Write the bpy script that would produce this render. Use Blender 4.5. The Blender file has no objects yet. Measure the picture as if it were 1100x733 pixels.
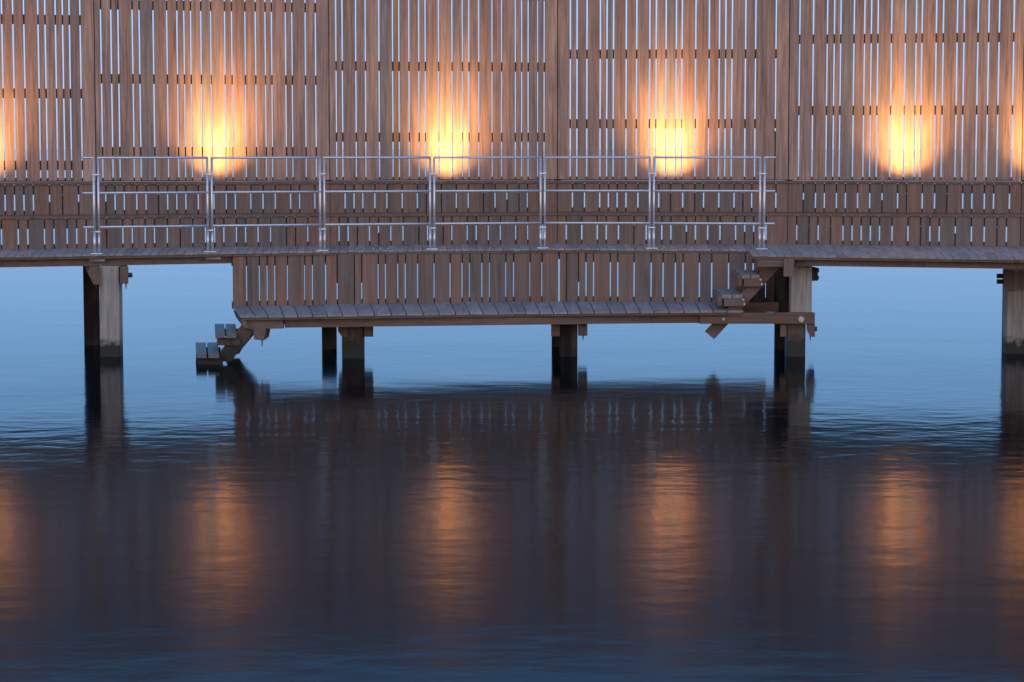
import bpy, bmesh, math, random
from mathutils import Vector
random.seed(7)
scene = bpy.context.scene
C = scene.collection

# ------------------------------------------------------------------ camera
F = 2440.0; CX, CY, YH = 550.0, 366.5, 160.0
H = 2.285
PITCH = math.atan((CY - YH) / F)
CAM = Vector((0, 0, H))
RIGHT = Vector((1, 0, 0)); FWD = Vector((0, math.cos(PITCH), -math.sin(PITCH))); UP = Vector((0, math.sin(PITCH), math.cos(PITCH)))

def ray(x, y): return RIGHT * ((x - CX) / F) + FWD - UP * ((y - CY) / F)
def atY(x, y, Y):            # point of the line of sight at depth Y
    r = ray(x, y); return CAM + r * (Y / r.y)
def atZ(x, y, z):            # point of the line of sight at height z
    r = ray(x, y); return CAM + r * ((z - H) / r.z)
def lerp(a, b, t): return a + (b - a) * t
def interp(pts, x):
    if x <= pts[0][0]: i = 0
    elif x >= pts[-1][0]: i = len(pts) - 2
    else:
        i = 0
        while pts[i + 1][0] < x: i += 1
    (x0, y0), (x1, y1) = pts[i], pts[i + 1]
    return y0 + (y1 - y0) * (x - x0) / (x1 - x0)

cam = bpy.data.cameras.new('camera'); camo = bpy.data.objects.new('camera', cam); C.objects.link(camo)
camo.location = CAM; camo.rotation_euler = (math.pi / 2 - PITCH, 0, 0)
cam.sensor_width = 36; cam.lens = 36 * F / 1100; cam.clip_end = 30000; cam.clip_start = .1
scene.camera = camo

# ------------------------------------------------------------------ materials
def new_mat(name):
    m = bpy.data.materials.new(name); m.use_nodes = True
    nt = m.node_tree; return m, nt, nt.nodes['Principled BSDF']

def wood(name, axis, cols, rough=.62, grain=1.0, bump=.25, wet=None, spec=.35):
    """axis: direction the grain runs; cols: board tones, one per plank."""
    m, nt, b = new_mat(name); N = nt.nodes; L = nt.links
    geo = N.new('ShaderNodeNewGeometry')
    sc = {'x': (1.3, 30, 30), 'y': (30, 1.3, 30), 'z': (30, 30, 1.3)}[axis]
    mul = N.new('ShaderNodeVectorMath'); mul.operation = 'MULTIPLY'; mul.inputs[1].default_value = sc
    L.new(geo.outputs['Position'], mul.inputs[0])
    off = N.new('ShaderNodeVectorMath'); off.operation = 'SCALE'; off.inputs[0].default_value = (37, 91, 53)
    L.new(geo.outputs['Random Per Island'], off.inputs['Scale'])
    add = N.new('ShaderNodeVectorMath'); add.operation = 'ADD'
    L.new(mul.outputs[0], add.inputs[0]); L.new(off.outputs[0], add.inputs[1])
    n1 = N.new('ShaderNodeTexNoise'); n1.inputs['Scale'].default_value = 1; n1.inputs['Detail'].default_value = 6; n1.inputs['Roughness'].default_value = .65
    n1.inputs['Distortion'].default_value = .6
    L.new(add.outputs[0], n1.inputs['Vector'])
    ramp = N.new('ShaderNodeValToRGB'); ramp.color_ramp.interpolation = 'CONSTANT'
    e = ramp.color_ramp.elements
    while len(e) < len(cols): e.new(.5)
    for i, c in enumerate(cols):
        e[i].position = i / len(cols); e[i].color = (*c, 1)
    L.new(geo.outputs['Random Per Island'], ramp.inputs[0])
    mr = N.new('ShaderNodeMapRange'); mr.inputs['From Min'].default_value = .3; mr.inputs['From Max'].default_value = .7
    mr.inputs['To Min'].default_value = 1 - .42 * grain; mr.inputs['To Max'].default_value = 1 + .32 * grain
    L.new(n1.outputs['Fac'], mr.inputs['Value'])
    v = N.new('ShaderNodeVectorMath'); v.operation = 'SCALE'
    L.new(ramp.outputs['Color'], v.inputs[0]); L.new(mr.outputs[0], v.inputs['Scale'])
    # broad weather stains that grey the wood
    n2 = N.new('ShaderNodeTexNoise'); n2.inputs['Scale'].default_value = 1.1; n2.inputs['Detail'].default_value = 5
    add2 = N.new('ShaderNodeVectorMath'); add2.operation = 'ADD'
    s2 = N.new('ShaderNodeVectorMath'); s2.operation = 'MULTIPLY'
    s2.inputs[1].default_value = {'x': (.6, 3, 3), 'y': (3, .6, 3), 'z': (3, 3, .9)}[axis]
    L.new(geo.outputs['Position'], s2.inputs[0]); L.new(s2.outputs[0], add2.inputs[0]); L.new(off.outputs[0], add2.inputs[1])
    L.new(add2.outputs[0], n2.inputs['Vector'])
    st = N.new('ShaderNodeMapRange'); st.inputs['From Min'].default_value = .45; st.inputs['From Max'].default_value = .72; st.inputs['To Max'].default_value = .6
    L.new(n2.outputs['Fac'], st.inputs['Value'])
    mx = N.new('ShaderNodeMix'); mx.data_type = 'RGBA'
    mx.inputs['B'].default_value = (.16, .135, .125, 1)
    L.new(st.outputs[0], mx.inputs['Factor']); L.new(v.outputs[0], mx.inputs['A'])
    col = mx.outputs['Result']
    if wet:   # tide band: dark, slimy timber below a ragged line
        sep = N.new('ShaderNodeSeparateXYZ'); L.new(geo.outputs['Position'], sep.inputs[0])
        n3 = N.new('ShaderNodeTexNoise'); n3.inputs['Scale'].default_value = 15; n3.inputs['Detail'].default_value = 4
        L.new(geo.outputs['Position'], n3.inputs['Vector'])
        ad = N.new('ShaderNodeMath'); ad.operation = 'MULTIPLY_ADD'; ad.inputs[1].default_value = .22
        L.new(n3.outputs['Fac'], ad.inputs[0]); L.new(sep.outputs['Z'], ad.inputs[2])
        w = N.new('ShaderNodeMapRange'); w.inputs['From Min'].default_value = wet + .06; w.inputs['From Max'].default_value = wet + .16
        w.inputs['To Min'].default_value = 1; w.inputs['To Max'].default_value = 0
        L.new(ad.outputs[0], w.inputs['Value'])
        m2 = N.new('ShaderNodeMix'); m2.data_type = 'RGBA'; m2.inputs['B'].default_value = (.022, .024, .019, 1)
        L.new(w.outputs[0], m2.inputs['Factor']); L.new(col, m2.inputs['A']); col = m2.outputs['Result']
    L.new(col, b.inputs['Base Color'])
    b.inputs['Roughness'].default_value = rough
    b.inputs['Specular IOR Level'].default_value = spec
    bp = N.new('ShaderNodeBump'); bp.inputs['Strength'].default_value = bump; bp.inputs['Distance'].default_value = .004
    L.new(n1.outputs['Fac'], bp.inputs['Height']); L.new(bp.outputs[0], b.inputs['Normal'])
    return m

RED = [(.38, .225, .165), (.32, .20, .155), (.41, .245, .18), (.35, .2, .148), (.29, .21, .175), (.39, .24, .182), (.33, .22, .175), (.26, .2, .175), (.43, .26, .185), (.34, .205, .155)]
MIX = [(.21, .12, .086), (.175, .116, .09), (.225, .126, .09), (.17, .123, .104), (.2, .125, .094), (.145, .105, .087), (.215, .12, .087), (.13, .138, .142), (.185, .11, .086), (.155, .15, .148), (.225, .135, .1)]
GREY = [(.29, .27, .265), (.26, .245, .24), (.32, .295, .28), (.28, .255, .245), (.24, .23, .225), (.30, .285, .28)]
DARK = [(.15, .095, .07), (.13, .085, .065), (.17, .105, .075)]
BROWN = [(.15, .088, .062), (.17, .10, .07), (.135, .082, .062)]
M = {
    'slat': wood('hardwood_slats', 'z', RED, grain=1.25),
    'slat_ochre': wood('ochre_slat', 'z', [(.34, .19, .07), (.36, .2, .075)]),
    'riser': wood('weathered_boards', 'z', MIX),
    'batten': wood('batten_wood', 'x', DARK),
    'deck': wood('deck_planks', 'y', GREY, rough=.55, grain=.8),
    'seat': wood('seat_boards', 'x', GREY, rough=.6, grain=.8),
    'seat_dark': wood('dark_seat_boards', 'x', BROWN, rough=.65),
    'beam': wood('beam_wood', 'x', BROWN),
    'cross': wood('cross_beam_wood', 'y', BROWN),
    'pile': wood('grey_pile', 'z', [(.36, .33, .31), (.33, .305, .29)], wet=.16, grain=1.1),
    'pile_brown': wood('brown_pile', 'z', [(.10, .07, .055), (.09, .062, .05)], wet=.2),
    'pile_shade': wood('shade_dark_pile', 'z', [(.022, .02, .018), (.028, .025, .022)], rough=.8, spec=.1),  # dark timber with the shade under the decks put into its colour
    'step': wood('step_wood', 'y', [(.12, .13, .12), (.085, .095, .075), (.13, .135, .125)], rough=.5, grain=.8),
}
m, nt, b = new_mat('galvanised_steel'); N = nt.nodes; L = nt.links
b.inputs['Metallic'].default_value = .6; b.inputs['Roughness'].default_value = .34
nz = N.new('ShaderNodeTexNoise'); nz.inputs['Scale'].default_value = 45; nz.inputs['Detail'].default_value = 3
cr = N.new('ShaderNodeValToRGB'); cr.color_ramp.elements[0].color = (.50, .56, .61, 1); cr.color_ramp.elements[1].color = (.70, .76, .82, 1)
gg = N.new('ShaderNodeNewGeometry'); L.new(gg.outputs['Position'], nz.inputs['Vector']); L.new(nz.outputs['Fac'], cr.inputs[0]); L.new(cr.outputs[0], b.inputs['Base Color'])
M['steel'] = m
m, nt, b = new_mat('bolt_steel'); b.inputs['Metallic'].default_value = 1; b.inputs['Roughness'].default_value = .45; b.inputs['Base Color'].default_value = (.38, .39, .4, 1)
M['bolt'] = m
m, nt, b = new_mat('black_iron'); b.inputs['Base Color'].default_value = (.03, .03, .03, 1); b.inputs['Roughness'].default_value = .6
M['iron'] = m
m, nt, b = new_mat('lamp_glass'); b.inputs['Base Color'].default_value = (.8, .6, .35, 1)
b.inputs['Emission Color'].default_value = (1, .6, .25, 1); b.inputs['Emission Strength'].default_value = 3
M['lens'] = m

# ------------------------------------------------------------------ mesh helpers
class MB:
    def __init__(s): s.v = []; s.f = []
    def hexa(s, p):          # 4 bottom points, 4 top points in the same order
        n = len(s.v); s.v += [tuple(q) for q in p]
        for a in ((0, 1, 2, 3), (4, 5, 6, 7), (0, 1, 5, 4), (1, 2, 6, 5), (2, 3, 7, 6), (3, 0, 4, 7)):
            s.f.append(tuple(n + i for i in a))
    def box(s, o, u, v, w):
        o, u, v, w = Vector(o), Vector(u), Vector(v), Vector(w)
        s.hexa([o, o + u, o + u + v, o + v, o + w, o + u + w, o + u + v + w, o + v + w])
    def prism(s, poly, d):   # planar outline pushed along d
        n = len(s.v); k = len(poly); d = Vector(d)
        s.v += [tuple(Vector(p)) for p in poly] + [tuple(Vector(p) + d) for p in poly]
        s.f.append(tuple(n + i for i in range(k))); s.f.append(tuple(n + k + i for i in range(k)))
        for i in range(k): s.f.append((n + i, n + (i + 1) % k, n + k + (i + 1) % k, n + k + i))
    def tube(s, a, b, r, k=10, r2=None):
        a, b = Vector(a), Vector(b); d = (b - a).normalized(); r2 = r if r2 is None else r2
        u = d.cross(Vector((0, 0, 1)) if abs(d.z) < .9 else Vector((1, 0, 0))).normalized(); w = d.cross(u)
        n = len(s.v)
        for c, rr in ((a, r), (b, r2)):
            for i in range(k):
                t = 2 * math.pi * i / k; s.v.append(tuple(c + u * (rr * math.cos(t)) + w * (rr * math.sin(t))))
        for i in range(k): s.f.append((n + i, n + (i + 1) % k, n + k + (i + 1) % k, n + k + i))
        s.f.append(tuple(n + i for i in range(k))); s.f.append(tuple(n + k + i for i in range(k)))
    def build(s, name, mat, parent=None, bevel=0, smooth=False):
        org = Vector((0, 0, 0))
        if parent is not None:
            p = parent
            while p: org += p.location; p = p.parent
        else:
            xs = [Vector(q) for q in s.v]
            org = Vector(((min(q.x for q in xs) + max(q.x for q in xs)) / 2, (min(q.y for q in xs) + max(q.y for q in xs)) / 2, min(q.z for q in xs)))
        me = bpy.data.meshes.new(name)
        me.from_pydata([tuple(Vector(q) - org) for q in s.v], [], s.f)
        bm = bmesh.new(); bm.from_mesh(me); bmesh.ops.recalc_face_normals(bm, faces=bm.faces); bm.to_mesh(me); bm.free()
        me.materials.append(mat)
        if smooth:
            for q in me.polygons: q.use_smooth = len(q.vertices) == 4
        o = bpy.data.objects.new(name, me); C.objects.link(o)
        if parent is not None: o.parent = parent
        else: o.location = org
        if bevel:
            bv = o.modifiers.new('edge', 'BEVEL'); bv.width = bevel; bv.segments = 2; bv.limit_method = 'ANGLE'
        return o

def thing(name, label, cat, loc, group=None):
    o = bpy.data.objects.new(name, None); C.objects.link(o); o.location = loc; o.empty_display_size = .2
    o['label'] = label; o['category'] = cat
    if group: o['group'] = group
    return o

# ------------------------------------------------------------------ plan of the curved timber structure
ZD, ZB1, ZB2, ZL = 1.131, 1.505, 1.885, .52           # walkway, lower bench, upper bench, low platform
FRONT = [(-120, 277), (0, 275), (250, 271), (400, 269), (600, 267), (800, 268), (1000, 270), (1240, 273)]
BACK = [(-145, 269.6), (0, 268), (103, 266.8), (250, 265), (354, 264), (598.8, 262), (847, 262.6), (1098, 265), (1240, 269)]
EXT = [(806, 273.6), (950, 275.6), (1095, 277.4), (1240, 279.4)]
PX = [-145, 103, 354, 598.8, 847, 1098, 1240]         # joints of the wall panels
def dF(x): return atZ(x, interp(FRONT, x), ZD).y
def dB(x): return atZ(x, interp(BACK, x), ZD).y
BDEP = [dB(x) for x in PX]
def line_node(i, extra):                              # plan point of joint i on the line `extra` metres behind the walkway
    Y = BDEP[i] + extra
    p = atY(PX[i], 160, Y); return Vector((p.x, p.y, 0))
TREAD = .66

def boards_on(mb, A, B, cuts, z0, z1, th=.028, gap=.024, jit=.004, end_gap=.006, only=None, skip=None):
    """boards from plan point A to B; cuts: distances of the gap centres along AB"""
    u = (B - A); Ln = u.length; u.normalize(); n = Vector((-u.y, u.x, 0))   # n points away from the camera
    edges = [0] + list(cuts) + [Ln]
    for i in range(len(edges) - 1):
        a = edges[i] + (end_gap if i == 0 else gap / 2); e = edges[i + 1] - (end_gap if i == len(edges) - 2 else gap / 2)
        if e - a < .01 or (only is not None and i != only) or i == skip: continue
        o = A + u * a + n * random.uniform(-jit, jit) + Vector((0, 0, z0 + random.uniform(-.004, .004)))
        tw = n * random.uniform(-.004, .004)
        top = Vector((0, 0, z1 - o.z + random.uniform(-.004, .004)))
        w = u * (e - a)
        mb.hexa([o, o + w + tw, o + w + tw + n * th, o + n * th, o + top, o + w + tw + top, o + w + tw + n * th + top, o + n * th + top])

def px_to_s(A, B, x, y=130):
    """distance along the plan line AB where the line of sight of column x meets it"""
    r = ray(x, y); d = Vector((r.x, r.y)); u = Vector((B.x - A.x, B.y - A.y)); Ln = u.length; u.normalize()
    # A + u*s = t*d
    det = u.x * (-d.y) + d.x * u.y
    return (-A.x * (-d.y) - d.x * (A.y)) / det if abs(det) > 1e-9 else 0

def px_s(A, B, x, y=130):
    r = ray(x, y); d = Vector((r.x, r.y)); u = Vector((B.x - A.x, B.y - A.y)); u.normalize()
    # cross(A + u s, d) = 0
    c = lambda p, q: p.x * q.y - p.y * q.x
    return -c(Vector((A.x, A.y)), d) / c(u, d)

def rand_cuts(Ln, seed, ws=(.085, .085, .125, .125, .165)):
    r = random.Random(seed); out = []; s = 0
    while True:
        s += r.choice(ws) + .024
        if s > Ln - .09: break
        out.append(s)
    return out

# ------------------------------------------------------------------ slatted wall
GAPS = {
    0: [-140 + i * 11.6 for i in range(12)] + [4, 15.8, 27.5, 42.7, 50.2, 61.3, 69, 76.2, 87.7],
    1: [109.8, 120.7, 128.4, 143.6, 151, 166, 180.6, 191.5, 198.9, 206.1, 217, 227.6, 242.5, 250, 264.3, 275.4, 285.8, 292.7, 307.6, 314.5, 328.8, 339.7],
    2: [361.5, 368.3, 382.7, 393, 407.6, 422.2, 429, 439.7, 450.3, 457.2, 471.5, 485.9, 497, 504, 514.5, 528.8, 539, 553.8, 560.6, 567.5, 577.8, 584.7],
    3: [612.5, 619.7, 630.3, 644.6, 651.8, 658.7, 672.4, 683.6, 697.6, 704.5, 715.1, 726, 732.3, 746.9, 761.3, 772.2, 779, 785.9, 800.3, 811.1, 832.9],
    4: [858.1, 872.7, 887.6, 895.1, 902, 916.3, 927.5, 934.7, 941.8, 956.4, 971.3, 982.8, 989.1, 1004.3, 1011.8, 1026.7, 1034.1, 1049, 1060.5, 1071.7, 1087.4],
    5: [1108 + i * 10.9 for i in range(12)],
}
RAILY = {0: [20, 100, 178], 1: [6.5, 85.5, 163], 2: [-6, 71.5, 147.5], 3: [-19, 58, 133], 4: [-34, 41, 118.5], 5: [-47, 27, 104]}
WLAB = ['slatted wall panel left of the railing, cut by the photo left edge',
        'slatted timber wall panel lit behind the two leftmost railing sections',
        'slatted wall panel lit behind the third and fourth railing sections, with a yellowish board',
        'slatted wall panel lit behind the right railing sections, its last gap half closed',
        'slatted timber wall panel right of the railing, lamp glow reaching its bench',
        'slatted wall panel at the far right edge, only a sliver showing']
ZW0 = ZB2 + .012
WTOP = [4.27, 4.30, 4.36, 4.42, 4.48, 4.54]
WALL = [line_node(i, 2 * TREAD) for i in range(7)]
for i in range(6):
    A, B = WALL[i], WALL[i + 1]; u = (B - A).normalized(); n = Vector((-u.y, u.x, 0)); Ln = (B - A).length
    mid = (A + B) / 2
    root = thing('wall_panel', WLAB[i], 'wall panel', (mid.x, mid.y, ZW0), 'slatted timber panels of the screen wall'); root['kind'] = 'thing'
    cuts = [px_s(A, B, x) for x in GAPS[i]]; cuts = [c for c in cuts if .04 < c < Ln - .04]
    odd = 6 if i == 2 else None
    mb = MB(); boards_on(mb, A, B, cuts, ZW0, WTOP[i], gap=.0165, skip=odd)
    if odd:
        mo = MB(); boards_on(mo, A, B, cuts, ZW0, WTOP[i], gap=.0165, only=odd); oo = mo.build('slat', M['slat_ochre'], root); oo['label'] = 'narrow slat stained ochre yellow'
    mb.build('slat_screen', M['slat'], root)
    m0 = atY(sum(PX[i:i + 2]) / 2, 0, mid.y)
    for y in RAILY[i]:
        zc = atY(550, y, mid.y).z
        mb = MB(); mb.box(A + u * .03 + n * .036 + Vector((0, 0, zc - .058)), u * (Ln - .06), n * .045, (0, 0, .116)); mb.build('batten', M['batten'], root)
    mb = MB(); mb.box(A + u * .03 + n * .036 + Vector((0, 0, ZW0 - .01)), u * (Ln - .06), n * .045, (0, 0, .045)); mb.build('batten', M['batten'], root)
    mb = MB(); mb.box(A + u * .03 + n * .036 + Vector((0, 0, WTOP[i] - .12)), u * (Ln - .06), n * .045, (0, 0, .1)); mb.build('batten', M['batten'], root)
    mb = MB(); mb.box(A - u * .045 + n * .085 + Vector((0, 0, ZD - .2)), u * .09, n * .09, (0, 0, WTOP[i] - .06 - ZD + .2)); mb.build('post', M['batten'], root)
    if i == 3:   # board behind the last gap, closing its lower half
        s = px_s(A, B, 832.9); z1 = atY(550, 141, mid.y).z
        mb = MB(); mb.box(A + u * (s - .04) + n * .0836 + Vector((0, 0, ZW0)), u * .08, n * .02, (0, 0, z1 - ZW0)); mb.build('backing_board', M['batten'], root)

# ------------------------------------------------------------------ two bench tiers
def bench(k, z_bot, z_top, label):
    th_k = .75; sth = .024
    root = thing('bench', label, 'bench', (0, BDEP[3] + k * TREAD, z_bot), 'stepped timber benches along the wall')
    for i in range(6):
        A, B = line_node(i, k * TREAD), line_node(i + 1, k * TREAD)
        A2, B2 = line_node(i, (k + 1) * TREAD), line_node(i + 1, (k + 1) * TREAD)
        u = (B - A).normalized(); n = Vector((-u.y, u.x, 0)); Ln = (B - A).length
        mb = MB(); cuts = rand_cuts(Ln, 31 * k + i); boards_on(mb, A, B, cuts, z_bot - .03, z_top - .018 * th_k, gap=.016, end_gap=.004); mb.build('riser', M['riser'], root)
        h = (z_top - .038) - z_bot
        mb = MB(); mb.box(A + u * .02 + n * .036 + Vector((0, 0, z_top - .143)), u * (Ln - .04), n * .05, (0, 0, .1125)); mb.build('batten', M['batten'], root)
        mb = MB(); mb.box(A + u * .02 + n * .036 + Vector((0, 0, z_bot - .025)), u * (Ln - .04), n * .05, (0, 0, .07)); mb.build('batten', M['batten'], root)
        mb = MB()
        rc = random.Random(17 * k + i)
        for c in cuts:
            if rc.random() < .22:
                mc = MB(); mc.box(A + u * (c - .03) + n * .0365 + Vector((0, 0, z_bot + .046)), u * .06, n * .03, (0, 0, (z_top - .146 - z_bot - .046) * rc.choice((.99, .99, .55)))); mc.build('backing_board', M['batten'], root)
        nb = 4
        for j in range(nb):   # seat boards running along the bench
            t0, t1 = j / nb, (j + 1) / nb - .012
            if j == 0: t0 = -.03
            if j == nb - 1: t1 = .945
            P0, P1, Q0, Q1 = lerp(A, A2, t0), lerp(B, B2, t0), lerp(A, A2, t1), lerp(B, B2, t1)
            P0 = P0 + u * .004; Q0 = Q0 + u * .004
            zz = Vector((0, 0, z_top - sth + random.uniform(-.002, .002)))
            mb.hexa([P0 + zz, P1 + zz, Q1 + zz, Q0 + zz] + [p + zz + Vector((0, 0, sth)) for p in (P0, P1, Q1, Q0)])
        mb.build('seat', M['seat_dark'], root)
    return root
bench(0, ZD + .004, ZB1, 'lower long timber bench of upright boards rising from the walkway')
bench(1, ZB1 + .004, ZB2, 'upper long timber bench of upright boards at the foot of the slatted wall')

# ------------------------------------------------------------------ uplights on the top bench
LX = [(-15, 0, 'at far left edge'), (231, 1, ''), (479, 2, ''), (722, 3, ''), (970, 4, ''), (1120, 5, '')]
LLAB = ['small recessed uplight in the top bench at the far left photo edge',
        'small recessed uplight below the second slatted wall panel near the second railing post',
        'small recessed uplight below the wall panel by the fourth railing post',
        'small recessed uplight below the wall panel by the sixth railing post',
        'small recessed uplight below the wall panel right of the railing',
        'small recessed uplight in the top bench at the far right photo edge']
E_WIDE, E_NARROW, E_SPILL = 155, 180, 26
for (x, i, _), lab in zip(LX, LLAB):
    A, B = WALL[i], WALL[i + 1]; u = (B - A).normalized(); n = Vector((-u.y, u.x, 0))
    q = A + u * px_s(A, B, x, 170) - n * .5
    root = thing('uplight', lab, 'lamp', (q.x, q.y, ZB2), 'uplights washing the slatted wall')
    mb = MB(); z = Vector((0, 0, ZB2 - .004)); hh = Vector((0, 0, .010)); ring = [(math.cos(t * math.pi / 12), math.sin(t * math.pi / 12)) for t in range(24)]
    for t in range(24):
        (c0, s0), (c1, s1) = ring[t], ring[(t + 1) % 24]
        P = [q + z + Vector((c0 * .056, s0 * .056, 0)), q + z + Vector((c1 * .056, s1 * .056, 0)), q + z + Vector((c1 * .076, s1 * .076, 0)), q + z + Vector((c0 * .076, s0 * .076, 0))]
        mb.hexa(P + [p + hh for p in P])
    mb.build('housing', M['iron'], root)
    mb = MB(); mb.tube(q + Vector((0, 0, ZB2 - .01)), q + Vector((0, 0, ZB2 + .0035)), .055, 20); mb.build('lens', M['lens'], root)
    k = random.uniform(.88, 1.12) * (.6 if i == 0 else .75 if i == 5 else 1); dt = random.uniform(-2.5, 2.5); side = random.uniform(-.05, .05)
    for nm, en, size, tl in (('wide_beam', E_WIDE, 98, 42), ('narrow_beam', E_NARROW, 62, 33), ('spill', E_SPILL, 172, 10)):
        ld = bpy.data.lights.new(nm, 'SPOT'); lo = bpy.data.objects.new(nm, ld); C.objects.link(lo)
        ld.energy = en * k; ld.color = (1, .57, .20); ld.spot_size = math.radians(size); ld.spot_blend = 1; ld.shadow_soft_size = .03
        lo.parent = root; lo.location = (0, 0, .014)
        tilt = math.radians(tl + dt)
        d = n * math.sin(tilt) + Vector((0, 0, math.cos(tilt))) + u * side
        lo.rotation_euler = d.to_track_quat('-Z', 'Y').to_euler()

# ------------------------------------------------------------------ walkway
def planking(mb, xs, fy, by, z, shift, th=.022, wpx=9.0, gap=.45, x1=None):
    x = xs
    while x < x1:
        w = min(wpx * random.uniform(.86, 1.14), x1 - x)
        a, c = x + gap / 2, x + w - gap / 2
        dz = random.uniform(-.002, .002)
        P = [atZ(a, fy(a) + random.uniform(-.06, .06), z), atZ(c, fy(c), z), atZ(c + shift(c), by(c + shift(c)), z), atZ(a + shift(a), by(a + shift(a)), z)]
        P = [p + Vector((0, 0, dz)) for p in P]
        mb.hexa([p - Vector((0, 0, th)) for p in P] + P)
        x += w
wk = thing('boardwalk', 'long curved timber walkway on piles below the benches', 'boardwalk', (0, dF(550), ZD - .2))
SH = [(-120, 8), (150, 7), (300, 4), (430, -1), (560, -5), (1240, -8)]
mb = MB(); planking(mb, -118, lambda x: interp(FRONT, x), lambda x: interp(BACK, x) - .9, ZD, lambda x: interp(SH, x), x1=1236); mb.build('planking', M['deck'], wk)
mb = MB(); planking(mb, 808, lambda x: interp(EXT, x), lambda x: interp(FRONT, x) + .35, ZD, lambda x: -4.5, x1=1236); mb.build('planking', M['deck'], wk)

def beam_along(mb, xs, fy, back, z0, z1, th, zref=ZD):
    pts = [atZ(x, fy(x), zref) + Vector((0, back, 0)) for x in xs]
    for i in range(len(pts) - 1):
        A, B = pts[i].copy(), pts[i + 1].copy(); A.z = B.z = z0
        if i: A = A + (B - A).normalized() * .004
        n = Vector((0, th, 0)); w = Vector((0, 0, z1 - z0))
        mb.hexa([A, B, B + n, A + n, A + w, B + w, B + n + w, A + n + w])
zb0 = 1.0; zb1 = ZD - .052
mb = MB(); beam_along(mb, [-118, 0, 250, 400, 600, 838], lambda x: interp(FRONT, x), .10, zb0, zb1, .1); mb.build('edge_beam', M['beam'], wk)
mb = MB(); beam_along(mb, [856, 950, 1095, 1236], lambda x: interp(EXT, x), .12, zb0 + .01, zb1, .1); mb.build('edge_beam', M['beam'], wk)
mb = MB(); beam_along(mb, [-118, 103, 354, 600, 847, 1098, 1236], lambda x: interp(BACK, x), -.3, zb0, zb1, .1); mb.build('edge_beam', M['beam'], wk)
mb = MB(); beam_along(mb, [-118, 0, 250, 400, 600, 807], lambda x: interp(FRONT, x), .012, ZD - .049, ZD - .0245, .06); mb.build('edge_trim', M['batten'], wk)
mb = MB(); beam_along(mb, [809, 950, 1095, 1236], lambda x: interp(EXT, x), .012, ZD - .049, ZD - .0245, .06); mb.build('edge_trim', M['batten'], wk)
for bk in (.34, .62, .9):   # unseen dark joists, added to blacken the deck underside in the reflection
    mb = MB(); beam_along(mb, [-118, 0, 250, 400, 600, 838, 1000, 1236], lambda x: interp(FRONT, x), bk, zb0 + .012, zb1, .07); mb.build('shade_joist', M['pile_shade'], wk)
mb = MB(); beam_along(mb, [878, 950, 1095, 1236], lambda x: interp(EXT, x), .45, zb0 + .014, zb1, .07); mb.build('shade_joist', M['pile_shade'], wk)  # one more unseen dark joist, added beneath the wider deck
# end board of the wider deck over the stair
p = atZ(812, 274.4, ZD)
mb = MB(); mb.box(Vector((p.x + .03, p.y + .08, 1.0)), (.30, 0, 0), (0, .05, 0), (0, 0, .078)); mb.build('end_board', M['beam'], wk)
mb = MB(); q = atZ(843, 274.6, ZD); mb.box(Vector((q.x, q.y + .05, .9)), (.11, 0, 0), (0, .08, 0), (0, 0, .192)); mb.build('end_board', M['riser'], wk)
for x in (103, 228):   # blocks that carry the railing feet
    q = atZ(x, interp(FRONT, x) , ZD)
    mb = MB(); mb.box(Vector((q.x - .085, q.y + .045, ZD - .082)), (.17, 0, 0), (0, .05, 0), (0, 0, .028)); mb.build('railing_block', M['seat'], wk)

# ------------------------------------------------------------------ low platform
PFRONT = [(257.5, 339.6), (550, 335.6), (800, 333.8), (875, 333.6)]
def dPF(x): return atZ(x, interp(PFRONT, x), ZL).y
pl = thing('platform', 'low timber bathing platform hung below the walkway between two stairs', 'platform', (0, dPF(550), ZL - .15))
RISX = [249, 349.5, 600.6, 836]
rn = []
for x in RISX:
    q = atZ(x, interp(FRONT, x), ZD); rn.append(Vector((q.x, q.y + .03, 0)))
rcuts = [[265.1, 278.9, 287.2, 295.5, 309, 327.6, 335.9],
         [362.3, 380.6, 388.7, 406.4, 414.4, 427.6, 435.7, 448.9, 466.6, 483.8, 496.7, 504.7, 517.9, 526.2, 543.7, 552, 569.5, 582.4],
         [608.5, 621.4, 629.4, 637.4, 655.5, 663.5, 681, 699.3, 712.2, 725.4, 733.5, 751.2, 764.4, 782.5, 800.5, 808.9, 822]]
def rbox(mb, A, B, x0, x1, z0, z1, back, th):
    u = (B - A).normalized(); n = Vector((-u.y, u.x, 0)); s0, s1 = px_s(A, B, x0, 300), px_s(A, B, x1, 300)
    mb.box(A + u * s0 + n * back + Vector((0, 0, z0)), u * (s1 - s0), n * th, (0, 0, z1 - z0))
for i in range(3):
    A, B = rn[i], rn[i + 1]; Ln = (B - A).length
    mb = MB(); boards_on(mb, A, B, [px_s(A, B, x, 300) for x in rcuts[i]], ZL - .03, ZD - .052, gap=.0155, end_gap=.009); mb.build('riser', M['riser'], pl)
    mb = MB(); rbox(mb, A, B, RISX[i] + 1, RISX[i + 1] - 1, ZD - .16, ZD - .03, .036, .04); mb.build('batten', M['batten'], pl)
    mb = MB(); rbox(mb, A, B, RISX[i] + 1, RISX[i + 1] - 1, ZL - .03, ZL + .05, .036, .04); mb.build('batten', M['batten'], pl)
for seg, x0, x1, z0, z1 in ((0, 347, 349.2, .57, .98), (1, 360, 365, .76, .98), (1, 378, 383, .57, .98), (1, 386.5, 391, .76, .98), (2, 606.5, 611, .57, .98), (2, 619.5, 623.5, .74, .98)):
    mb = MB(); rbox(mb, rn[seg], rn[seg + 1], x0, x1, z0, z1, .036, .04); mb.build('backing_board', M['batten'], pl)
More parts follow.
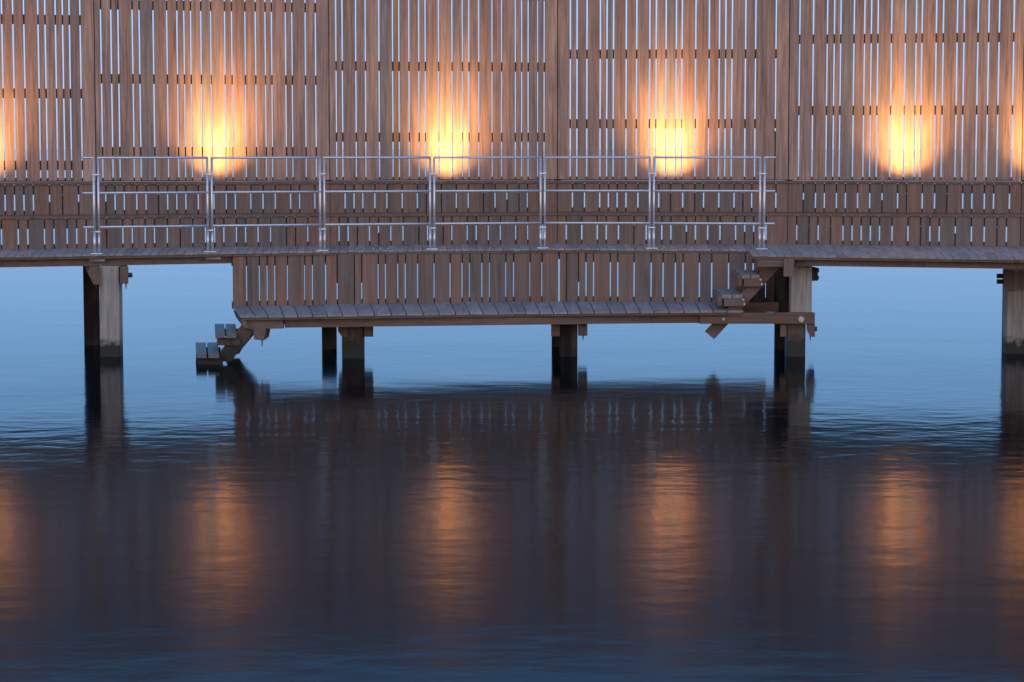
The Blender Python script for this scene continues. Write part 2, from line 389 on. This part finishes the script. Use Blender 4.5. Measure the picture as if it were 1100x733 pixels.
mb = MB(); planking(mb, 257.5, lambda x: interp(PFRONT, x), lambda x: interp([(249, 328.0), (349, 326.0), (600, 323.8), (836, 324.4)], x), ZL, lambda x: -8 if x < 300 else -5.5, wpx=16, gap=1.0, x1=798)
mb.build('planking', M['deck'], pl)
zp1 = ZL - .05; zp0 = .378
mb = MB(); beam_along(mb, [258.5, 550, 797], lambda x: interp(PFRONT, x), .012, ZL - .047, ZL - .0245, .06, ZL); mb.build('edge_trim', M['batten'], pl)
mb = MB(); beam_along(mb, [262, 303.5], lambda x: interp(PFRONT, x), .06, zp0 - .004, zp1, .09, ZL); mb.build('beam', M['beam'], pl)
mb = MB(); beam_along(mb, [304.5, 700, 795], lambda x: interp(PFRONT, x), .13, zp0, zp1, .1, ZL); mb.build('beam', M['beam'], pl)
A = atZ(796, 333.8, ZL) + Vector((0, .03, 0)); B = atZ(875.5, 333.6, ZL) + Vector((0, .03, 0)); A.z = B.z = zp0
mb = MB(); mb.box(A - Vector((.45, 0, 0)) + Vector((0, -.002, -.006)), (B.x - A.x + .45, 0, 0), (0, .09, 0), (0, 0, .122)); fb = mb.build('beam', M['beam'], pl, bevel=.005)
mb = MB(); mb.box(Vector((A.x - .1, A.y + .9, zp0 + .06)), (.62, 0, 0), (0, .09, 0), (0, 0, .11)); mb.build('beam', M['beam'], pl)
mb = MB(); beam_along(mb, [262, 550, 835], lambda x: interp(PFRONT, x), 1.05, zp0, zp1, .1, ZL); mb.build('beam', M['beam'], pl)
for x, r in ((777, .016), (860.5, .036)):
    q = atY(x, 343, A.y); mb = MB(); mb.tube((q.x, A.y - .002, q.z), (q.x, A.y - .02, q.z), r, 16, r * .9); mb.tube((q.x, A.y - .02, q.z), (q.x, A.y - .034, q.z), r * .5, 6); mb.build('bolt', M['bolt'], pl)
for bk in (.42, .74):  # dark joists added below the platform to deepen its reflected underside
    mb = MB(); beam_along(mb, [275, 550, 790], lambda x: interp(PFRONT, x), bk, zp0 + .012, zp1, .07, ZL); mb.build('shade_joist', M['pile_shade'], pl)
# slanted left end board
q0, q1 = atZ(259, 339.6, ZL), atZ(250.5, 328.6, ZL)
mb = MB(); dv = q1 - q0; mb.hexa([q0 + Vector((0, 0, -.13)) + Vector((.03, 0, 0)), q0 + Vector((.08, 0, -.13)), q1 + Vector((.08, 0, -.13)), q1 + Vector((.03, 0, -.13)), q0 + Vector((0, 0, -.05)), q0 + Vector((.05, 0, -.05)), q1 + Vector((.05, 0, -.05)), q1 + Vector((0, 0, -.05))])
mb.build('end_board', M['cross'], pl)

# ------------------------------------------------------------------ piles with their clamping beams
def pile_set(label, mat, x0, x1, Y, ztop, zbot=-1.2, clamps=(), bolts=(), cat='pile', group='piles standing in the water', cl_depth=1.2, cl_dir=(-.1, 1), cmat='cross'):
    a, c = atY(x0, 370, Y), atY(x1, 370, Y)
    root = thing('pile', label, cat, ((a.x + c.x) / 2, Y + .1, zbot), group)
    w = c.x - a.x
    mb = MB(); t = .004
    mb.hexa([Vector((a.x, Y, zbot)), Vector((c.x, Y, zbot)), Vector((c.x, Y + w, zbot)), Vector((a.x, Y + w, zbot)),
             Vector((a.x - t, Y, ztop)), Vector((c.x + t, Y, ztop)), Vector((c.x + t, Y + w, ztop)), Vector((a.x - t, Y + w, ztop))])
    mb.build('shaft', M[mat], root, bevel=.012)
    for (cx0, cx1, y0, y1, cut) in clamps:
        Yc = Y - .06; P = [atY(cx0, y1, Yc), atY(cx1, y1, Yc), atY(cx1, y0, Yc), atY(cx0, y0, Yc)]
        if cut == 1: P = [lerp(P[0], P[1], .45), P[1], P[2], P[3], lerp(P[3], P[0], .45)]
        d = Vector(((x0 - CX) / F - (.03 if x0 < 300 else -.005), 1, 0)) * cl_depth
        mb = MB(); mb.prism(P, d); mb.build('clamp_beam', M[cmat], root, bevel=.005)
    for (bx, by, kind) in bolts:
        Yc = Y - .06; p = atY(bx, by, Yc)
        mb = MB()
        if kind == 'side': mb.tube(p + Vector((-.05, .06, 0)), p + Vector((.025, .06, 0)), .026, 8)
        else: mb.tube(p + Vector((0, .05, .10)), p + Vector((0, .05, -.03)), .014, 8, .004)
        mb.build('bolt', M['iron'], root)
    return root
ZC = zb0 - .002
pile_set('pale grey square pile under the walkway near the left end of the railing', 'pile', 107.5, 128.5, 24.95, ZC,
         clamps=[(95, 107, 286.6, 306, 1), (129, 138, 286.6, 305, 0)], bolts=[(138.6, 296, 'side'), (134.5, 308, 'down'), (102.5, 308, 'down')])
pile_set('black pile just left of the pale grey pile below the left railing end', 'pile_shade', 90.5, 106, 26.4, ZC)
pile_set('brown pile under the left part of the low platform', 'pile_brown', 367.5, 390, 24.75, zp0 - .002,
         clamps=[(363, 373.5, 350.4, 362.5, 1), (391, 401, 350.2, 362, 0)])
pile_set('black pile left of the brown pile under the low platform', 'pile_shade', 346, 360.5, 25.9, zp0 - .002)
pile_set('black pile under the middle of the low platform', 'pile_shade', 602, 620, 24.95, zp0 - .002,
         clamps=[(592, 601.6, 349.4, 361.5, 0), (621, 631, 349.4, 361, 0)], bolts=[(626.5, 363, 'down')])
pile_set('black pile half hidden behind the one under the middle of the low platform', 'pile_shade', 593, 603, 26.2, zp0 - .002)
pile_set('brown pile under the right end of the low platform beam', 'pile_brown', 845.5, 865, 24.95, zp0 - .006,
         clamps=[(838, 845, 349, 362, 0), (866.5, 875.5, 349, 362, 1)], bolts=[(871, 363.5, 'down'), (875.8, 354, 'side')])
pile_set('black pile behind the short pale post by the right stair', 'pile_shade', 833.5, 849, 25.9, ZC,
         clamps=[(805.5, 815, 308, 328, 0), (815.3, 821.5, 308, 325, 0)], cmat='pile_shade', cl_depth=.5)
# short pale post standing on the beam end
root = thing('post', 'short pale grey post between the low platform beam and the walkway at right', 'post', (3.2, 25, .5))
a, c = atY(849.5, 340, 25.0), atY(872, 340, 25.0)
mb = MB(); mb.box((a.x, 25.0, .40), (c.x - a.x, 0, 0), (0, .2, 0), (0, 0, .612)); mb.build('shaft', M['pile'], root, bevel=.012)
a, c = atY(873, 290, 25.0), atY(879, 290, 25.0)
mb = MB(); mb.box((a.x, 25.02, atY(875, 302, 25).z), (c.x - a.x, 0, 0), (0, .3, 0), (0, 0, .14)); mb.tube((c.x - .02, 25.1, atY(875, 291, 25).z), (c.x + .02, 25.1, atY(875, 291, 25).z), .025, 8); mb.tube((c.x - .02, 25.1, atY(875, 299, 25).z), (c.x + .02, 25.1, atY(875, 299, 25).z), .022, 8); mb.build('clamp_beam', M['pile_shade'], root)
pile_set('pale grey pile under the walkway at the far right photo edge', 'pile', 1081.5, 1104, 25.3, ZC,
         clamps=[(1077.5, 1089.5, 291.5, 313, 1), (1096, 1110, 291.5, 312, 0)], bolts=[(1077, 297, 'side'), (1077, 303, 'side')], cl_dir=(.05, 1))
pile_set('black pile close behind the pale pile at the far right photo edge', 'pile_shade', 1079.5, 1096, 26.6, ZC)

# ------------------------------------------------------------------ right stair (platform up to walkway)
Ys = 24.95
st = thing('staircase', 'two step timber stair from the low platform up to the walkway at right', 'stairs', (atY(800, 335, Ys).x, Ys, ZL - .2), 'timber stairs')
def poly_at(pts, Y): return [atY(x, y, Y) for x, y in pts]
YS = A.y + .12
mb = MB(); mb.prism(poly_at([(841, 284), (845, 278), (832, 278), (757.5, 356.5), (767.3, 364.6)], YS), (0, .055, 0)); mb.build('stringer', M['beam'], st, bevel=.004)
mb = MB(); mb.prism([p + Vector((-.1, 0, 0)) for p in poly_at([(841, 284), (845, 278), (832, 278), (775, 334), (783, 338)], YS + .95)], (0, .055, 0)); mb.build('stringer', M['beam'], st)
for (x0, x1, yf, zz) in ((797, 816.5, 296.6, None), (775.5, 798, 318, None)):
    a = atY(x0 - .5, yf, YS - .07); c = atY(x1, yf, YS - .07); w = c.x - a.x
    sk = Vector((.03, 1.05, 0))
    mb = MB()
    for j in range(2):
        mb.box(a + Vector((w * j / 2 + .004, 0, -.03)), (w / 2 - .008, 0, 0), sk, (0, 0, .042))
    mb.build('tread', M['deck'], st, bevel=.003)
    mb = MB(); mb.box(a + Vector((-.034, -.004, -.105)), (.036, 0, 0), sk, (0, 0, .112)); mb.build('nosing', M['cross'], st)
    mb = MB(); mb.box(a + Vector((.03, .01, -.115)), (w, 0, 0), (0, .055, 0), (0, 0, .083)); mb.build('cleat', M['beam'], st)
    for bx, by in ((.12, -.05), (.2, -.10)):
        mb = MB(); q = a + Vector((w * .9 + .2 * bx, .005, by + .01)); mb.tube(q, q + Vector((0, -.014, 0)), .012, 8); mb.build('bolt', M['bolt'], st)

# ------------------------------------------------------------------ left stair (platform down into the water)
sl = thing('staircase', 'small wet timber stair from the low platform down into the water at left', 'stairs', (atY(235, 380, 24.2).x, 24.2, -.1), 'timber stairs')
for (x0, x1, xb0, xb1, yf, yb) in ((231.4, 254, 230.6, 253, 359.0, 348), (210.8, 235.5, 210, 234, 380.5, 368)):
    Yn = 23.95; z = atY(240, yf, Yn).z
    mb = MB()
    for j in range(2):
        t0, t1 = (0, .46) if j == 0 else (.52, 1)
        P = [atZ(lerp(x0, x1, t0), yf, z), atZ(lerp(x0, x1, t1), yf, z), atZ(lerp(xb0, xb1, t1), yb, z), atZ(lerp(xb0, xb1, t0), yb, z)]
        mb.hexa([p - Vector((0, 0, .045)) for p in P] + P)
    mb.build('tread', M['step'], sl, bevel=.004)
    P = [atZ(x0 + 1, yf - .6, z), atZ(x1 + 3, yf - .6, z)]
    mb = MB(); mb.box(P[0] + Vector((0, .03, -.13)), P[1] - P[0], (0, .05, 0), (0, 0, .083)); mb.build('cleat', M['pile_brown'], sl)
    P = [atZ(xb0 + 1, yb + .6, z), atZ(xb1 + 3, yb + .6, z)]
    mb = MB(); mb.box(P[0] + Vector((0, -.05, -.13)), P[1] - P[0], (0, .05, 0), (0, 0, .083)); mb.build('cleat', M['pile_brown'], sl)
for Y0 in (24.12, 25.0):
    mb = MB(); mb.prism([p + Vector((-.03 * (Y0 > 24.5), 0, 0)) for p in poly_at([(262, 346), (274, 352), (268, 364), (252, 383), (249, 388.5), (233, 388.5), (237, 377), (247, 364)], 24.12)], (0, .055, 0))
    ob = mb.build('stringer', M['pile_brown'], sl, bevel=.004)
    if Y0 > 24.5: ob.location.y = Y0 - 24.12
mb = MB(); mb.prism(poly_at([(272, 352.6), (286, 352.6), (283.5, 366), (273, 365)], 24.05), (0, .5, 0)); mb.build('bracket', M['cross'], sl)
q = atY(281, 370, 24.1); mb = MB(); mb.tube(q + Vector((0, .05, .1)), q + Vector((0, .05, -.03)), .012, 8, .004); mb.build('bolt', M['iron'], sl)

# ------------------------------------------------------------------ railing
rl = thing('railing', 'galvanised steel pipe railing along the walkway edge above the low platform', 'railing', (0, dF(460) + .08, ZD))
RX = [103, 225, 346, 464.2, 583, 700.3, 819]
def rp(x, z):
    q = atZ(x, interp(FRONT, x), ZD); return Vector((q.x, q.y + .07, z))
foot = [rp(x, ZD) for x in RX]
def zat(x, y): return atY(x, y, rp(x, 0).y).z
ZR = [zat(460, 169.3), zat(460, 205.5), zat(460, 240.5)]
hp = .0245
ends = []
for k, f in enumerate(foot):
    u = (foot[min(k + 1, 6)] - foot[max(k - 1, 0)]).normalized()
    Lp, Rp = f - u * hp, f + u * hp
    ends.append((Lp, Rp))
    for p in (Lp, Rp):
        mb = MB(); mb.tube((p.x, p.y, ZD + .012), (p.x, p.y, ZR[0]), .0125, 10); mb.build('post', M['steel'], rl, smooth=True)
        mb = MB(); mb.tube((p.x, p.y, ZD + .012), (p.x, p.y, ZD + .235), .0142, 10); mb.build('socket', M['steel'], rl, smooth=True)
    mb = MB(); mb.box(f + Vector((-.065, -.04, .002)), (.13, 0, 0), (0, .08, 0), (0, 0, .008)); mb.build('base_plate', M['steel'], rl)
    for z in (ZD + .24, ZR[0] - .19):
        mb = MB(); mb.box(Vector((f.x - .04, f.y - .016, z)), (.08, 0, 0), (0, .032, 0), (0, 0, .012)); mb.build('clamp', M['steel'], rl)
for k in range(6):
    a, c = ends[k][1], ends[k + 1][0]
    for j, z in enumerate(ZR):
        mb = MB(); mb.tube((a.x - .008, a.y, z), (c.x + .008, c.y, z), .0134, 10); mb.build('rail', M['steel'], rl, smooth=True)
for e, s in ((ends[0][0], -1), (ends[6][1], 1)):
    for z in ZR:
        mb = MB(); mb.tube((e.x, e.y, z), (e.x + s * .125, e.y + .002, z), .0134, 10); mb.build('rail_end', M['steel'], rl, smooth=True)

# ------------------------------------------------------------------ water
m, nt, b = new_mat('sea_water'); N = nt.nodes; L = nt.links
b.inputs['Base Color'].default_value = (0, .004, .006, 1); b.inputs['IOR'].default_value = 1.08; b.inputs['Specular Tint'].default_value = (.86, 1, 1, 1)
b.inputs['Roughness'].default_value = .10
geo = N.new('ShaderNodeNewGeometry')
def wave(scale, detail, rough, amp, sx=1.0):
    s = N.new('ShaderNodeVectorMath'); s.operation = 'MULTIPLY'; s.inputs[1].default_value = (scale * sx, scale, 1)
    L.new(geo.outputs['Position'], s.inputs[0])
    n = N.new('ShaderNodeTexNoise'); n.inputs['Scale'].default_value = 1; n.inputs['Detail'].default_value = detail; n.inputs['Roughness'].default_value = rough
    L.new(s.outputs[0], n.inputs['Vector'])
    k = N.new('ShaderNodeMath'); k.operation = 'MULTIPLY'; k.inputs[1].default_value = amp; L.new(n.outputs['Fac'], k.inputs[0]); return k
w1 = wave(3.2, 3, .5, .0068, .75); w2 = wave(.35, 2, .5, .010)
# gusts ruffle a broad strip of the water in front of the structure; inshore it lies calmer
sp = N.new('ShaderNodeSeparateXYZ'); L.new(geo.outputs['Position'], sp.inputs[0])
gn = wave(.22, 2, .5, 5.0, .6); gy = N.new('ShaderNodeMath'); gy.operation = 'ADD'; L.new(sp.outputs['Y'], gy.inputs[0]); L.new(gn.outputs[0], gy.inputs[1])
gr = N.new('ShaderNodeValToRGB'); e = gr.color_ramp.elements
while len(e) < 5: e.new(.5)
for q, (p, v_) in zip(e, ((0, .7), (.30, 1.0), (.42, 1.5), (.52, 1.4), (.64, .5))): q.position = p; q.color = (v_ / 2, v_ / 2, v_ / 2, 1)
gm = N.new('ShaderNodeMapRange'); gm.inputs['From Min'].default_value = 8; gm.inputs['From Max'].default_value = 34; L.new(gy.outputs[0], gm.inputs['Value']); L.new(gm.outputs[0], gr.inputs[0])
gw = N.new('ShaderNodeMath'); gw.operation = 'MULTIPLY'; L.new(gr.outputs[0], gw.inputs[0]); L.new(w1.outputs[0], gw.inputs[1])
ro = N.new('ShaderNodeMapRange'); ro.inputs['From Min'].default_value = 17.3; ro.inputs['From Max'].default_value = 20.6; ro.inputs['To Min'].default_value = .12; ro.inputs['To Max'].default_value = .09
L.new(gy.outputs[0], ro.inputs['Value']); L.new(ro.outputs[0], b.inputs['Roughness'])
ad = N.new('ShaderNodeMath'); ad.operation = 'ADD'; L.new(gw.outputs[0], ad.inputs[0]); L.new(w2.outputs[0], ad.inputs[1])
bp = N.new('ShaderNodeBump'); bp.inputs['Strength'].default_value = 1; bp.inputs['Distance'].default_value = 1
L.new(ad.outputs[0], bp.inputs['Height']); L.new(bp.outputs[0], b.inputs['Normal'])
me = bpy.data.meshes.new('water'); s = 12000
me.from_pydata([(-s, -200, 0), (s, -200, 0), (s, s, 0), (-s, s, 0)], [], [(0, 1, 2, 3)]); me.materials.append(m)
wo = bpy.data.objects.new('water', me); C.objects.link(wo); wo['kind'] = 'structure'

# ------------------------------------------------------------------ dusk sky and a last trace of sun from behind the camera
SUN_EL, SUN_AZ = math.radians(2.0), math.radians(200)
w = bpy.data.worlds.new('World'); scene.world = w; w.use_nodes = True
N = w.node_tree.nodes; L = w.node_tree.links; bg = N['Background']
sky = N.new('ShaderNodeTexSky'); sky.sky_type = 'NISHITA'; sky.sun_disc = False; sky.sun_elevation = SUN_EL; sky.sun_rotation = SUN_AZ
tc = N.new('ShaderNodeTexCoord'); sep = N.new('ShaderNodeSeparateXYZ'); L.new(tc.outputs['Generated'], sep.inputs[0])
rp_ = N.new('ShaderNodeValToRGB'); e = rp_.color_ramp.elements
stops = [(0.0, (.48, .64, .95)), (.05, (.36, .70, 1.22)), (.09, (.36, .80, 1.46)), (.14, (.31, .72, 1.42)), (.2, (.25, .62, 1.3)), (.3, (.22, .62, 1.35)), (.45, (.18, .48, 1.06)), (1.0, (.05, .13, .36))]
while len(e) < len(stops): e.new(.5)
for q, (p, c) in zip(e, stops): q.position = p; q.color = (*c, 1)
L.new(sep.outputs['Z'], rp_.inputs[0])
mr = N.new('ShaderNodeMapRange'); mr.interpolation_type = 'SMOOTHSTEP'; mr.inputs['From Min'].default_value = .2; mr.inputs['From Max'].default_value = -.6
mr.inputs['To Min'].default_value = 0; mr.inputs['To Max'].default_value = 1
L.new(sep.outputs['Y'], mr.inputs['Value'])
rb = N.new('ShaderNodeValToRGB'); e = rb.color_ramp.elements
stops = [(0.0, (1.8, 1.42, 1.28)), (.12, (1.55, 1.38, 1.38)), (.35, (.88, 1.06, 1.42)), (.7, (.34, .50, .86)), (1.0, (.09, .18, .42))]
while len(e) < len(stops): e.new(.5)
for q, (p, c) in zip(e, stops): q.position = p; q.color = (*c, 1)
L.new(sep.outputs['Z'], rb.inputs[0])
mx = N.new('ShaderNodeMix'); mx.data_type = 'RGBA'; L.new(mr.outputs[0], mx.inputs['Factor']); L.new(rp_.outputs[0], mx.inputs['A']); L.new(rb.outputs[0], mx.inputs['B'])
sc_ = N.new('ShaderNodeVectorMath'); sc_.operation = 'SCALE'; sc_.inputs['Scale'].default_value = .02; L.new(sky.outputs[0], sc_.inputs[0])
ad = N.new('ShaderNodeVectorMath'); ad.operation = 'ADD'; L.new(mx.outputs['Result'], ad.inputs[0]); L.new(sc_.outputs[0], ad.inputs[1])
L.new(ad.outputs[0], bg.inputs['Color']); bg.inputs['Strength'].default_value = 1
sd = bpy.data.lights.new('sun', 'SUN'); so = bpy.data.objects.new('sun', sd); C.objects.link(so)
sd.energy = .12; sd.angle = math.radians(40); sd.color = (1, .8, .65)
so.rotation_euler = (math.radians(75), 0, math.radians(-12)); so.location = (0, -20, 20)

scene.view_settings.view_transform = 'Standard'; scene.view_settings.look = 'None'
scene.view_settings.exposure = 0; scene.view_settings.gamma = 1
